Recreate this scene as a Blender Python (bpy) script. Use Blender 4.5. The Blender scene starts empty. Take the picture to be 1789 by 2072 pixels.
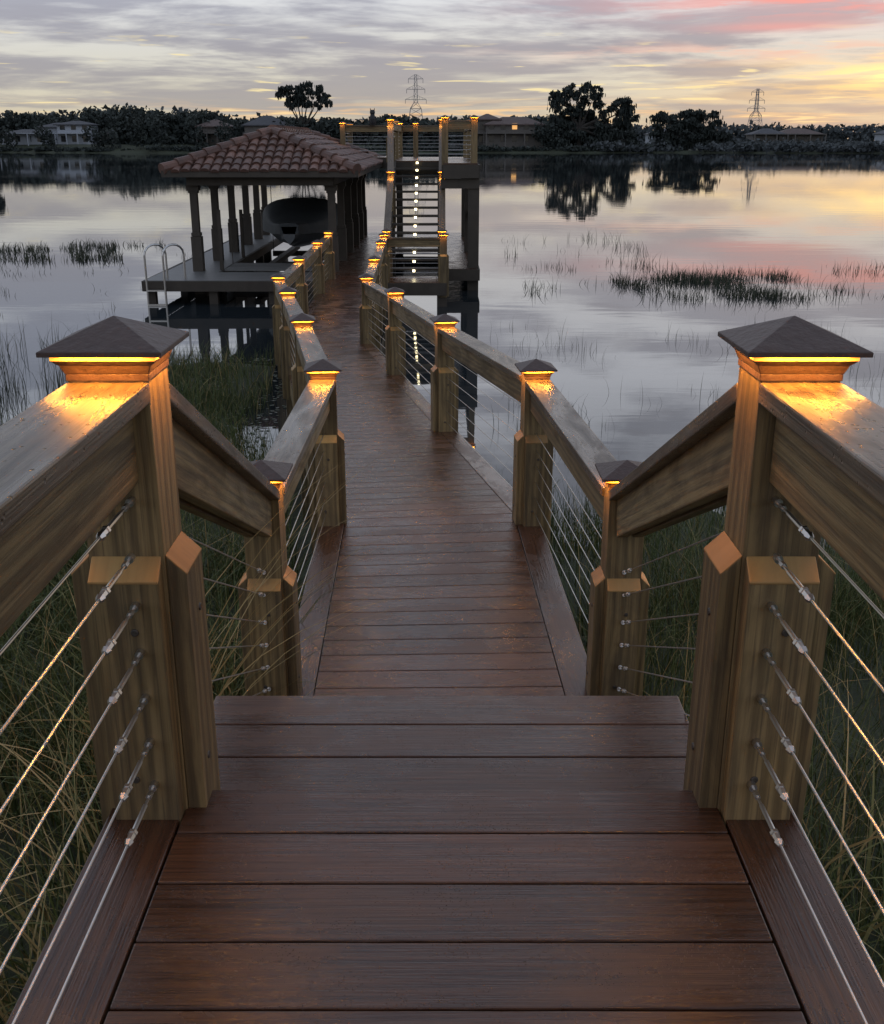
import bpy, math, random
import numpy as np
from mathutils import Vector as V
random.seed(7); rng=np.random.default_rng(7)
ZC=3.13
S=bpy.context.scene
S.view_settings.view_transform='Standard'
try: S.view_settings.look='None'
except Exception: pass
S.view_settings.exposure=0
# ------------------------------------------------------------ materials
def newmat(name):
    m=bpy.data.materials.new(name); m.use_nodes=True
    nt=m.node_tree; nt.nodes.clear()
    o=nt.nodes.new('ShaderNodeOutputMaterial'); b=nt.nodes.new('ShaderNodeBsdfPrincipled')
    nt.links.new(b.outputs[0],o.inputs[0]); return m,nt,b
def setin(nt,sock,v):
    if isinstance(v,bpy.types.NodeSocket): nt.links.new(v,sock)
    else: sock.default_value=v
def M(nt,op,a,b=0.0,c=0.0,clamp=False):
    n=nt.nodes.new('ShaderNodeMath'); n.operation=op; n.use_clamp=clamp
    for i,v in enumerate((a,b,c)): setin(nt,n.inputs[i],v)
    return n.outputs[0]
def MIX(nt,f,a,b,mode='MIX'):
    n=nt.nodes.new('ShaderNodeMix'); n.data_type='RGBA'; n.blend_type=mode
    setin(nt,n.inputs[0],f)
    for s,v in ((n.inputs[6],a),(n.inputs[7],b)):
        if isinstance(v,tuple): s.default_value=(*v,1) if len(v)==3 else v
        else: nt.links.new(v,s)
    return n.outputs[2]
def SS(nt,x,a,b,lo=0.,hi=1.):
    n=nt.nodes.new('ShaderNodeMapRange'); n.interpolation_type='SMOOTHSTEP'
    setin(nt,n.inputs[0],x); n.inputs[1].default_value=a; n.inputs[2].default_value=b
    n.inputs[3].default_value=lo; n.inputs[4].default_value=hi
    return n.outputs[0]
def NOISE(nt,vec,scale=1,detail=5,rough=.5,dist=0.):
    n=nt.nodes.new('ShaderNodeTexNoise'); nt.links.new(vec,n.inputs['Vector'])
    n.inputs['Scale'].default_value=scale; n.inputs['Detail'].default_value=detail
    n.inputs['Roughness'].default_value=rough; n.inputs['Distortion'].default_value=dist
    return n.outputs[0]
def VS(nt,vec,s):
    n=nt.nodes.new('ShaderNodeVectorMath'); n.operation='MULTIPLY'
    nt.links.new(vec,n.inputs[0]); n.inputs[1].default_value=s; return n.outputs[0]
def BUMP(nt,b,h,st=.3,d=.01,prev=None):
    n=nt.nodes.new('ShaderNodeBump'); n.inputs['Strength'].default_value=st; n.inputs['Distance'].default_value=d
    nt.links.new(h,n.inputs['Height'])
    if prev is not None: nt.links.new(prev,n.inputs['Normal'])
    nt.links.new(n.outputs[0],b.inputs['Normal']); return n.outputs[0]
def ATT(nt,name='rnd'):
    n=nt.nodes.new('ShaderNodeAttribute'); n.attribute_name=name; return n.outputs['Fac']
def UVn(nt):
    return nt.nodes.new('ShaderNodeUVMap').outputs[0]
def drops(nt,uv,scale,gs,g0,g1,rad=.32):
    vo=nt.nodes.new('ShaderNodeTexVoronoi'); nt.links.new(uv,vo.inputs['Vector']); vo.inputs['Scale'].default_value=scale
    gate=SS(nt,NOISE(nt,uv,gs,5,.7),g0,g1)
    sp=nt.nodes.new('ShaderNodeSeparateColor'); nt.links.new(vo.outputs['Color'],sp.inputs[0])
    keep=SS(nt,sp.outputs[0],.55,.65)
    d=SS(nt,vo.outputs['Distance'],0.,rad,1.,0.)
    return M(nt,'MULTIPLY',M(nt,'MULTIPLY',d,gate),keep)
def wood(name,c1,c2,c3,rlo=.35,rhi=.65,wet=0.,k=1.):
    m,nt,b=newmat(name); uv=UVn(nt); r=ATT(nt)
    g=NOISE(nt,VS(nt,uv,(.9*k,30*k,1)),1,9,.72,1.3)
    wv=nt.nodes.new('ShaderNodeTexWave'); wv.wave_type='BANDS'; wv.bands_direction='Y'; nt.links.new(VS(nt,uv,(1.0*k,5*k,1)),wv.inputs['Vector'])
    wv.inputs['Scale'].default_value=2.; wv.inputs['Distortion'].default_value=11; wv.inputs['Detail'].default_value=4; wv.inputs['Detail Scale'].default_value=.5
    g2=NOISE(nt,VS(nt,uv,(3*k,170*k,1)),1,4,.65,.2)
    blot=NOISE(nt,VS(nt,uv,(1.6*k,6*k,1)),1,6,.62,1.)
    gg=M(nt,'ADD',M(nt,'MULTIPLY',g,.82),M(nt,'MULTIPLY',wv.outputs['Fac'],.18))
    c=MIX(nt,SS(nt,gg,.36,.62),c1,c2)
    c=MIX(nt,M(nt,'MULTIPLY',SS(nt,g2,.50,.66),.6),c,c3)
    c=MIX(nt,M(nt,'MULTIPLY',SS(nt,blot,.44,.68),.6),c,c3)
    hv=nt.nodes.new('ShaderNodeHueSaturation'); nt.links.new(c,hv.inputs['Color'])
    nt.links.new(M(nt,'ADD',M(nt,'MULTIPLY',r,.5),.75),hv.inputs['Value'])
    nt.links.new(hv.outputs[0],b.inputs['Base Color'])
    rr=SS(nt,blot,.35,.65,rlo,rhi)
    pb=BUMP(nt,b,M(nt,'ADD',g,M(nt,'MULTIPLY',g2,.8)),.45,.004)
    if wet>0:
        dr=drops(nt,uv,85,10,.46,.58,.36)
        BUMP(nt,b,dr,wet,.005,pb)
        rr=M(nt,'SUBTRACT',rr,M(nt,'MULTIPLY',dr,M(nt,'SUBTRACT',rr,.06)))
    nt.links.new(rr,b.inputs['Roughness'])
    return m
WOOD=wood('treated_timber',(.125,.088,.04),(.25,.18,.082),(.06,.043,.024),.42,.72)
RAIL=wood('wet_rail_timber',(.085,.062,.040),(.135,.10,.062),(.046,.036,.026),.2,.42,.8)
LITTOP=wood('lamplit_block_top',(.32,.19,.065),(.44,.27,.09),(.17,.095,.035),.45,.7,0,2.2)  # lighter orange copy of the post timber: cap-lamp glow painted on chamfer tops

def deckmat():
    m,nt,b=newmat('composite_decking'); uv=UVn(nt); r=ATT(nt)
    g=NOISE(nt,VS(nt,uv,(2.2,95,1)),1,6,.65,.3)
    g2=NOISE(nt,VS(nt,uv,(7,320,1)),1,3,.6,.0)
    blot=NOISE(nt,VS(nt,uv,(3,6,1)),1,6,.62,.5)
    c=MIX(nt,SS(nt,g,.3,.7),(.046,.020,.011),(.112,.050,.024))
    c=MIX(nt,M(nt,'MULTIPLY',SS(nt,g2,.45,.8),.5),c,(.026,.012,.008))
    c=MIX(nt,M(nt,'MULTIPLY',SS(nt,blot,.5,.8),.35),c,(.14,.068,.034))
    hv=nt.nodes.new('ShaderNodeHueSaturation'); nt.links.new(c,hv.inputs['Color'])
    nt.links.new(M(nt,'ADD',M(nt,'MULTIPLY',r,.6),.65),hv.inputs['Value'])
    nt.links.new(hv.outputs[0],b.inputs['Base Color'])
    rr=SS(nt,blot,.38,.62,.13,.36)
    pb=BUMP(nt,b,M(nt,'ADD',g,M(nt,'MULTIPLY',g2,.8)),.4,.003)
    dr=drops(nt,uv,260,6,.44,.60,.40)
    BUMP(nt,b,dr,.55,.003,pb)
    rr=M(nt,'SUBTRACT',rr,M(nt,'MULTIPLY',dr,M(nt,'SUBTRACT',rr,.10)))
    nt.links.new(rr,b.inputs['Roughness'])
    b.inputs['Specular IOR Level'].default_value=.65
    return m
DECK=deckmat()
def plain(name,col,rough=.5,metal=0.,var=.3,scale=6,bump=.0,emit=None,es=0.):
    m,nt,b=newmat(name); tc=nt.nodes.new('ShaderNodeTexCoord')
    n=NOISE(nt,tc.outputs['Object'],scale,5,.6)
    c=MIX(nt,n,tuple(x*(1-var) for x in col),tuple(min(1,x*(1+var)) for x in col))
    nt.links.new(c,b.inputs['Base Color']); b.inputs['Roughness'].default_value=rough; b.inputs['Metallic'].default_value=metal
    if bump: BUMP(nt,b,n,bump,.02)
    if emit: b.inputs['Emission Color'].default_value=(*emit,1); b.inputs['Emission Strength'].default_value=es
    return m
CAP=plain('bronze_cap',(.062,.036,.028),.52,0,.4,45,.25)
STEEL=plain('stainless_steel',(.55,.54,.52),.3,1,.15,60)
AMBER=plain('amber_lens',(.8,.4,.1),.4,0,0,1,0,(1.,.36,.035),1.45)
LED=plain('step_led',(.9,.9,.8),.4,0,0,1,0,(1.,.86,.5),7)
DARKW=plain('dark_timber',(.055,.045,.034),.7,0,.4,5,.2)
GREYDK=plain('grey_decking',(.13,.13,.125),.5,0,.3,5,.2)
COVER=plain('boat_cover_canvas',(.05,.058,.062),.7,0,.45,3,.6)
HULL=plain('boat_gelcoat',(.10,.11,.12),.35,0,.2,2)
BARK=plain('bark',(.05,.045,.04),.9,0,.4,2,.4)
WHITEW=plain('white_stucco',(.38,.41,.45),.8,0,.1,.5)
TANW=plain('tan_stucco',(.13,.12,.11),.8,0,.2,.5)
ROOFD=plain('dark_shingle',(.07,.072,.08),.8,0,.3,1)
ROOFR=plain('red_roof_tile',(.11,.08,.072),.8,0,.3,1)
GLASSD=plain('window_glass',(.03,.035,.04),.15,0,.2,1)
WARMWIN=plain('lit_window',(.8,.5,.2),.4,0,0,1,0,(1.,.5,.15),.8)
GALV=plain('galvanised_lattice',(.26,.265,.275),.6,.1,.1,1)
BLACK=plain('owl_plastic',(.02,.02,.022),.6,0,.3,20)
BOLT=plain('weathered_bolt',(.10,.09,.08),.5,.8,.3,80)
def tilemat():
    m,nt,b=newmat('terracotta_tile'); r=ATT(nt); tc=nt.nodes.new('ShaderNodeTexCoord')
    n=NOISE(nt,tc.outputs['Object'],5,7,.7)
    c=MIX(nt,r,(.085,.042,.030),(.20,.10,.070)); c=MIX(nt,M(nt,'MULTIPLY',SS(nt,n,.44,.64),.6),c,(.065,.042,.034))
    nt.links.new(c,b.inputs['Base Color']); b.inputs['Roughness'].default_value=.55
    BUMP(nt,b,n,.3,.02); return m
TILE=tilemat()
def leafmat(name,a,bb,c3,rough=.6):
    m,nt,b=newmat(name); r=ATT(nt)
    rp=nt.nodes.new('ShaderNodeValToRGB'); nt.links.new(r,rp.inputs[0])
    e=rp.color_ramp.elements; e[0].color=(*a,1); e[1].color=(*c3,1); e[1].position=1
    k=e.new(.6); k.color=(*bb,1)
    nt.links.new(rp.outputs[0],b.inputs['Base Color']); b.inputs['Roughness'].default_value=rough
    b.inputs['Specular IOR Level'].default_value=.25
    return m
GRASS=leafmat('marsh_grass_blades',(.03,.05,.018),(.105,.13,.04),(.40,.29,.13))
REED=leafmat('reed_stems',(.025,.035,.022),(.05,.06,.036),(.11,.10,.06))
LEAF=leafmat('hazed_oak_foliage',(.026,.033,.031),(.044,.054,.049),(.068,.078,.070),.85)  # far-shore haze is mixed into these greyed leaf tones
LEAFF=leafmat('hazed_distant_foliage',(.065,.074,.08),(.08,.092,.096),(.10,.11,.112),.9)  # paler and bluer leaves: distance haze painted into the base colour
PAD=leafmat('floating_leaves',(.04,.06,.03),(.09,.11,.07),(.2,.2,.16),.35)
def groundmat():
    m,nt,b=newmat('ground_soil_and_turf'); g=nt.nodes.new('ShaderNodeNewGeometry')
    n=NOISE(nt,g.outputs['Position'],3.,8,.65); n2=NOISE(nt,g.outputs['Position'],.12,4,.6)
    c=MIX(nt,n,(.014,.018,.009),(.05,.058,.026)); c=MIX(nt,SS(nt,n2,.4,.7),c,(.04,.052,.028))
    nt.links.new(c,b.inputs['Base Color']); b.inputs['Roughness'].default_value=.9
    BUMP(nt,b,n,.8,.05); return m
GROUND=groundmat()
def watermat():
    m,nt,b=newmat('lake_water'); g=nt.nodes.new('ShaderNodeNewGeometry')
    b.inputs['Base Color'].default_value=(.02,.026,.03,1); b.inputs['IOR'].default_value=1.6
    n=NOISE(nt,VS(nt,g.outputs['Position'],(.35,1.1,1)),1,3,.5,.4)
    n2=NOISE(nt,VS(nt,g.outputs['Position'],(2.2,4.,1)),1,2,.5,.2)
    patch=NOISE(nt,VS(nt,g.outputs['Position'],(.02,.05,1)),1,3,.5)
    nt.links.new(SS(nt,patch,.4,.7,.012,.05),b.inputs['Roughness'])
    h=M(nt,'ADD',n,M(nt,'MULTIPLY',n2,.10))
    BUMP(nt,b,h,.2,.01); return m
WATER=watermat()
# ------------------------------------------------------------ mesh builder
def root(name,loc=(0,0,0)):
    e=bpy.data.objects.new(name,None); e.empty_display_size=.3; S.collection.objects.link(e); e.location=loc
    return e
def link(ob,parent):
    S.collection.objects.link(ob)
    if parent is not None:
        ob.parent=parent; ob.location=tuple(-c for c in parent.location)
    return ob
class B:
    def __init__(s): s.v=[];s.f=[];s.uv=[];s.m=[];s.r=[]
    def _uvs(s,pts,ax,sd,up,off):
        return [(p.dot(ax)+off[0],p.dot(sd)+p.dot(up)+off[1]) for p in pts]
    def hexa(s,P,mat=0,ax=None,r=None):
        P=[V(p) for p in P]; n=len(s.v); s.v+=P
        ax=(P[1]-P[0]).normalized() if ax is None else V(ax).normalized()
        t=V((0,0,1)) if abs(ax.z)<.9 else V((0,1,0))
        sd=ax.cross(t).normalized(); up=sd.cross(ax)
        off=(random.uniform(0,60),random.uniform(0,60)); rr=random.random() if r is None else r
        for q in ((0,3,2,1),(4,5,6,7),(0,1,5,4),(1,2,6,5),(2,3,7,6),(3,0,4,7)):
            s.f.append([n+i for i in q]); s.m.append(mat); s.r.append(rr)
            s.uv+=s._uvs([P[i] for i in q],ax,sd,up,off)
    def beam(s,p0,p1,w,h,mat=0,up=(0,0,1),r=None):
        p0=V(p0);p1=V(p1); ax=(p1-p0).normalized(); sd=ax.cross(V(up)).normalized(); u=sd.cross(ax)
        a=sd*(w/2); b=u*(h/2)
        s.hexa([p0-a-b,p1-a-b,p1+a-b,p0+a-b,p0-a+b,p1-a+b,p1+a+b,p0+a+b],mat,ax,r)
    def post(s,x,y,z0,z1,w,mat=0,yaw=0.,d=None):
        s.beam((x,y,z0),(x,y,z1),w,d or w,mat,(-math.sin(yaw),math.cos(yaw),0))
    def quad(s,pts,mat=0,r=None):
        n=len(s.v); P=[V(p) for p in pts]; s.v+=P; s.f.append(list(range(n,n+len(P)))); s.m.append(mat)
        s.r.append(random.random() if r is None else r); s.uv+=[(p.x,p.y) for p in P]
    def cyl(s,p0,p1,r0,r1=None,n=8,mat=0,r=None,caps=True):
        r1=r0 if r1 is None else r1; p0=V(p0);p1=V(p1); ax=(p1-p0).normalized()
        t=V((0,0,1)) if abs(ax.z)<.9 else V((1,0,0)); a=ax.cross(t).normalized(); b=ax.cross(a)
        k=len(s.v)
        for p,q in((p0,r0),(p1,r1)):
            for i in range(n):
                th=2*math.pi*i/n; s.v.append(p+a*math.cos(th)*q+b*math.sin(th)*q)
        rr=random.random() if r is None else r
        L=(p1-p0).length
        for i in range(n):
            j=(i+1)%n; s.f.append([k+i,k+j,k+n+j,k+n+i]); s.m.append(mat); s.r.append(rr)
            s.uv+=[(0,i/n),(0,(i+1)/n),(L,(i+1)/n),(L,i/n)]
        if caps:
            s.f.append([k+i for i in range(n)][::-1]); s.m.append(mat); s.r.append(rr); s.uv+=[(0,0)]*n
            s.f.append([k+n+i for i in range(n)]); s.m.append(mat); s.r.append(rr); s.uv+=[(0,0)]*n
    def make(s,name,parent,mats,bevel=0.,smooth=False):
        me=bpy.data.meshes.new(name); me.from_pydata([tuple(v) for v in s.v],[],s.f)
        uvl=me.uv_layers.new(name='UVMap'); uvl.data.foreach_set('uv',np.array(s.uv,dtype=np.float32).ravel())
        for m in mats: me.materials.append(m)
        me.polygons.foreach_set('material_index',np.array(s.m,dtype=np.int32))
        at=me.attributes.new('rnd','FLOAT','FACE'); at.data.foreach_set('value',np.array(s.r,dtype=np.float32))
        if smooth: me.polygons.foreach_set('use_smooth',[True]*len(me.polygons))
        me.update(); ob=bpy.data.objects.new(name,me); link(ob,parent)
        if bevel:
            md=ob.modifiers.new('bevel','BEVEL'); md.width=bevel; md.segments=2; md.limit_method='ANGLE'
        return ob
def np_mesh(name,verts,quads,rnd,mat,parent=None):
    me=bpy.data.meshes.new(name); nv=len(verts); nf=len(quads)
    me.vertices.add(nv); me.vertices.foreach_set('co',verts.astype(np.float32).ravel())
    me.loops.add(nf*4); me.loops.foreach_set('vertex_index',quads.astype(np.int32).ravel())
    me.polygons.add(nf); me.polygons.foreach_set('loop_start',np.arange(0,nf*4,4,dtype=np.int32))
    try: me.polygons.foreach_set('loop_total',np.full(nf,4,dtype=np.int32))
    except Exception: pass
    me.update(calc_edges=True); me.materials.append(mat)
    at=me.attributes.new('rnd','FLOAT','FACE'); at.data.foreach_set('value',rnd.astype(np.float32))
    ob=bpy.data.objects.new(name,me); link(ob,parent); return ob
def blades(base,h,w,lean,K=4,rn=None,ld=None):
    n=len(base); th=rng.uniform(0,2*np.pi,n)
    if ld is None: ld=np.stack([np.cos(th),np.sin(th),np.zeros(n)],1)
    ph=rng.uniform(0,2*np.pi,n); sd=np.stack([np.cos(ph),np.sin(ph),np.zeros(n)],1)
    vs=[]
    for k in range(K+1):
        t=k/K; wid=w*(1-t*.9)*(.6+.8*min(t*3,1)*.5)
        c=base+ld*(lean*h*t**2)[:,None]; c=c.copy(); c[:,2]+=h*(t-lean*.45*t**3)
        vs.append(c-sd*(wid/2)[:,None]); vs.append(c+sd*(wid/2)[:,None])
    Vt=np.stack(vs,1).reshape(-1,3); o=(np.arange(n)*(2*(K+1)))[:,None]
    q=np.concatenate([np.stack([o[:,0]+2*k,o[:,0]+2*k+1,o[:,0]+2*k+3,o[:,0]+2*k+2],1)[:,None] for k in range(K)],1).reshape(-1,4)
    rn=rng.random(n) if rn is None else rn
    return Vt,q,np.repeat(rn,K)
def leaves(c,size,aspect=1.,hang=False):
    n=len(c); a=rng.normal(size=(n,3)); a/=np.linalg.norm(a,axis=1)[:,None]
    b=rng.normal(size=(n,3)); b-=a*(a*b).sum(1)[:,None]; b/=np.linalg.norm(b,axis=1)[:,None]
    if hang: b=np.tile([0,0,1.],(n,1)); a[:,2]=0; a/=np.linalg.norm(a,axis=1)[:,None]
    s=size[:,None]
    Vt=np.stack([c-a*s*.5-b*s*.5*aspect,c+a*s*.5-b*s*.2*aspect,c+a*s*.35+b*s*.5*aspect,c-a*s*.4+b*s*.3*aspect],1).reshape(-1,3)
    q=np.arange(n*4).reshape(-1,4); return Vt,q
# ------------------------------------------------------------ terrain & water
def shoreY(x): return 285+6*np.sin(x*.03)+3*np.sin(x*.11+1)-.05*x
def zg(x,y):
    x=np.asarray(x,float);y=np.asarray(y,float)
    edge=np.where(x<-.5,10.5,8.6)+.5*np.sin(x*1.3)+.3*np.sin(x*3.1+1)
    z=np.where(y<4.2,.55,.55-(y-4.2)/(edge-4.2)*.6)
    z=np.maximum(z,-.8)
    z=z+.04*np.sin(x*2.1+y*1.7)+.03*np.sin(x*4.3-y*3.1)
    mud=.05*np.sin(x*2.7+1.)*np.sin(y*1.9)+.02
    m=(x<-2.2)&(x>-4.6)&(y>9)&(y<15.5)
    z=np.where(m,np.maximum(z,mud),z)
    z=np.where(y>22,-.8,z)
    sy=shoreY(x); hi=np.clip(1.3-(x-10)*.02,.5,2.); far=np.minimum(np.clip((y-sy)*.17,-.8,2.),hi); z=np.where(y>150,far,z)
    return z
xs=np.unique(np.concatenate([np.linspace(-12,12,121),np.linspace(-400,400,161),[-3000,-1500,-800,800,1500,3000]]))
ys=np.unique(np.concatenate([[-400,-50,-10],np.linspace(-3,24,136),[40,100,150,200],np.linspace(230,360,66),[400,600,1000,2000,4000]]))
X,Y=np.meshgrid(xs,ys); Z=zg(X,Y); vt=np.stack([X,Y,Z],-1).reshape(-1,3)
ny,nx=X.shape; ii=(np.arange(ny-1)[:,None]*nx+np.arange(nx-1)[None]).ravel()
np_mesh('ground',vt,np.stack([ii,ii+1,ii+nx+1,ii+nx],1),np.zeros(len(ii)),GROUND)
np_mesh('lake_water',np.array([[-3000,-60,0],[3000,-60,0],[3000,3900,0],[-3000,3900,0.]]),np.array([[0,1,2,3]]),np.zeros(1),WATER)
# ------------------------------------------------------------ boardwalk
UP=1.885; ST=1.715; LO=1.02; FAR=.48; TOP=2.67
bw=root('wooden_boardwalk')
b=B()
y=1.85
while y>-2.4:
    j=random.uniform(-.0012,.0012)
    b.hexa([(-.506,y-.1405,UP-.025),(.546,y-.1405,UP-.025),(.546,y+j,UP-.025),(-.506,y-j,UP-.025),(-.506,y-.1405,UP+j),(.546,y-.1405,UP-j*.5),(.546,y+j,UP-j*.5),(-.506,y-j,UP+j)]); y-=.145
for x0,x1 in((-.652,-.511),(.551,.692)):
    b.beam(((x0+x1)/2,-2.4,UP-.0125),((x0+x1)/2,1.85,UP-.0125),.141,.025)
for k in range(5):
    y1=2.543-.1525*k; y0=y1-.1475
    b.hexa([(-.61,y0,ST-.025),(.637,y0,ST-.025),(.637,y1,ST-.025),(-.61,y1,ST-.025),(-.61,y0,ST),(.637,y0,ST),(.637,y1,ST),(-.61,y1,ST)])
for k in range(3):
    z=ST-.173*(k+1); y0=2.545+.29*k
    for j in range(2):
        a=y0+.145*j; c=a+.141
        b.hexa([(-.6,a,z-.025),(.61,a,z-.025),(.61,c,z-.025),(-.6,c,z-.025),(-.6,a,z),(.61,a,z),(.61,c,z),(-.6,c,z)])
C=[V((.0,3.41,LO)),V((-.07,5.95,LO)),V((-1.62,14.75,FAR)),V((-1.7,22.3,FAR))]
def mitre(C,off):
    out=[]
    for i,p in enumerate(C):
        if i==0: d=(C[1]-C[0])
        elif i==len(C)-1: d=(C[-1]-C[-2])
        else: d=(C[i+1]-C[i]).normalized()+(C[i]-C[i-1]).normalized()
        d=V((d.x,d.y,0)).normalized(); 
        if i==0 or i==len(C)-1: d=V((0,1,0))
        nrm=V((d.y,-d.x,0)); out.append(p+nrm*off)
    return out
HW=[.505,.50,.46,.46]
def edge(C,offs):
    base=[mitre(C,1)[i]-C[i] for i in range(len(C))]
    return [C[i]+base[i]*offs[i] for i in range(len(C))]
Lb=edge(C,[-h for h in HW]); Rb=edge(C,HW)
Lt0=edge(C,[-h-.004 for h in HW]); Rt0=edge(C,[h+.004 for h in HW])
Lt1=edge(C,[-h-.145 for h in HW]); Rt1=edge(C,[h+.145 for h in HW])
dz=V((0,0,.025))
for s in range(3):
    n=round((C[s+1]-C[s]).length/.1452)
    for k in range(n):
        t0=k/n+.0018/ (n*.145)*1; t1=(k+1)/n-.0022/(n*.145)
        a=Lb[s].lerp(Lb[s+1],t0);c=Rb[s].lerp(Rb[s+1],t0);d=Rb[s].lerp(Rb[s+1],t1);e=Lb[s].lerp(Lb[s+1],t1)
        b.hexa([a-dz,c-dz,d-dz,e-dz,a,c,d,e])
    for A,D in((Lt1,Lt0),(Rt0,Rt1)):
        L=(A[s+1]-A[s]).length; m=max(1,round(L/3))
        for k in range(m):
            t0=k/m;t1=(k+1)/m-.0008
            a,c,d,e=A[s].lerp(A[s+1],t0),A[s].lerp(A[s+1],t1),D[s].lerp(D[s+1],t1),D[s].lerp(D[s+1],t0)
            b.hexa([a-dz,c-dz,d-dz,e-dz,a,c,d,e],ax=(c-a))
b.make('deck_boards',bw,[DECK],.003)
b=B()
for x in(-.60,.64): b.beam((x,-2.4,UP-.125),(x,1.83,UP-.125),.04,.19)
b.beam((-.62,1.83,UP-.115),(.66,1.83,UP-.115),.03,.17)
b.beam((-.6,2.52,ST-.105),(.63,2.52,ST-.105),.03,.15)
for x in(-.6,.62):
    b.beam((x,1.86,ST-.13),(x,2.5,ST-.13),.04,.2); b.beam((x,2.45,ST-.2),(x,3.5,LO-.05),.04,.25)
for k in range(3): b.beam((-.58,2.52+.29*(k+1),ST-.173*(k+1)-.095),(.59,2.52+.29*(k+1),ST-.173*(k+1)-.095),.02,.13)
for s in range(3):
    for o in(-1,1):
        e=edge(C,[o*(h+.12) for h in HW]); b.beam(e[s]-V((0,0,.13)),e[s+1]-V((0,0,.13)),.04,.2)
        e=edge(C,[o*.15 for h in HW]); b.beam(e[s]-V((0,0,.13)),e[s+1]-V((0,0,.13)),.05,.2)
b.make('joists_and_fascia',bw,[WOOD])
# ------------------------------------------------------------ posts / caps / lamps
def lamp(par,loc,yaw,w,power):
    ld=bpy.data.lights.new('cap_light','AREA'); ld.shape='RECTANGLE'; ld.size=w; ld.size_y=.008; ld.energy=power; ld.color=(1,.37,.05)
    o=bpy.data.objects.new('cap_light',ld); link(o,par)
    o.location=V(loc)-par.location; o.rotation_euler=(math.radians(-4),0,yaw); return o
def cap_post(b,cb,par,x,y,zd,yaw=0.,zbot=-.7,clad=True,power=.3,sides=(0,1,2,3),H=.957,rw=.137):
    zt=zd+H
    b.post(x,y,zbot,zt-.055,rw,0,yaw)
    c,s=math.cos(yaw),math.sin(yaw)
    def L(u,v,z): return V((x+u*c-v*s,y+u*s+v*c,z))
    hw=rw/2
    if clad:
        for k in range(4):
            a=k*math.pi/2; ca,sa=math.cos(a),math.sin(a)
            def Q(u,v,z): return L(u*ca-v*sa,u*sa+v*ca,z)
            w=.063+.001*k; t0=hw+.0005; t1=hw+.036; zb=zd-.28; z1=zd+.498; z2=zd+.534
            b.hexa([Q(-w,-t1,zb),Q(w,-t1,zb),Q(w,-t0,zb),Q(-w,-t0,zb),Q(-w,-t1,z1),Q(w,-t1,z1),Q(w,-t0,z2),Q(-w,-t0,z2)],0,(0,0,1))
            b.hexa([Q(-w,-t1-.001,z1-.003),Q(w,-t1-.001,z1-.003),Q(w,-t0,z2-.003),Q(-w,-t0,z2-.003),Q(-w,-t1-.001,z1+.002),Q(w,-t1-.001,z1+.002),Q(w,-t0,z2+.002),Q(-w,-t0,z2+.002)],1)
            if k in(0,1,3):
                for uu,zz in((.012,zd+.40),(-.015,zd+.09)):
                    cb.cyl(Q(uu,-t1+.002,zz),Q(uu,-t1-.003,zz),.0085,.007,10,mat=3)
    def ring(h0,z0,h1,z1,mat):
        P=[L(u*h0,v*h0,z0) for u,v in((-1,-1),(1,-1),(1,1),(-1,1))]+[L(u*h1,v*h1,z1) for u,v in((-1,-1),(1,-1),(1,1),(-1,1))]
        cb.hexa(P,mat)
    ring(.071,zt-.100,.071,zt-.088,0); ring(.0715,zt-.0879,.078,zt-.072,0); ring(.0785,zt-.0719,.088,zt-.0625,0)
    ring(.0885,zt-.0624,.0885,zt-.0535,1)
    ring(.104,zt-.0533,.104,zt-.045,0)
    ring(.104,zt-.0449,.0015,zt,0)
    for k in sides:
        a=k*math.pi/2; u,v=math.sin(a)*.097,-math.cos(a)*.097
        p=L(u,v,zt-.0545); lamp(par,p,yaw+a,.14,power)
def rails(b,cb,p0,p1,gap=.07,ncab=7,cr=.0022,side=1,top=.855,cab0=.64,cabstep=.093):
    p0=V(p0);p1=V(p1); d=(p1-p0); f=V((d.x,d.y,0)).normalized(); L2=V((d.x,d.y,0)).length
    a=p0.lerp(p1,gap/L2); c=p0.lerp(p1,1-gap/L2)
    up=V((0,0,1)); perp=V((f.y,-f.x,0))*side
    b.beam(a+up*(top-.018),c+up*(top-.018),.142,.036,2)
    b.beam(a+up*(top-.108)+perp*.018,c+up*(top-.108)+perp*.018,.038,.142,0)
    b.beam(a+up*(top-.108)-perp*.04,c+up*(top-.108)-perp*.04,.036,.14,0)
    for k in range(ncab):
        z=up*(cab0-k*cabstep)
        cb.cyl(a+z,c+z,cr,n=6,mat=2)
def fitting(cb,p,d,rev=False):
    p=V(p);d=V(d).normalized()
    cb.cyl(p,p+d*.015,.008,n=10,mat=2); cb.cyl(p+d*.01,p+d*.075,.0028,n=8,mat=2)
    cb.cyl(p+d*.03,p+d*.045,.006,n=6,mat=2)
    cb.cyl(p+d*.07,p+d*.15,.0045,.0045,n=8,mat=2); cb.cyl(p+d*.15,p+d*.158,.0085,n=6,mat=2)
    cb.cyl(p+d*.158,p+d*.178,.007,.006,n=6,mat=2); cb.cyl(p+d*.178,p+d*.19,.0085,.0045,n=6,mat=2)
PM=[WOOD,LITTOP,RAIL]; CM=[CAP,AMBER,STEEL,BOLT]
yr=math.atan2(1.55,8.8)
LPOST=[(-.57,1.853,UP,0),(-.675,3.80,LO,0),(-.665,5.88,LO,yr*.5),(-1.13,8.62,LO-.54*(8.62-5.95)/8.8,yr),(-1.69,11.75,LO-.54*(11.75-5.95)/8.8,yr),(-2.21,14.6,FAR,yr*.5),(-2.22,16.9,FAR,.01),(-2.25,19.7,FAR,.01),(-2.27,21.9,FAR,.01)]
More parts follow.
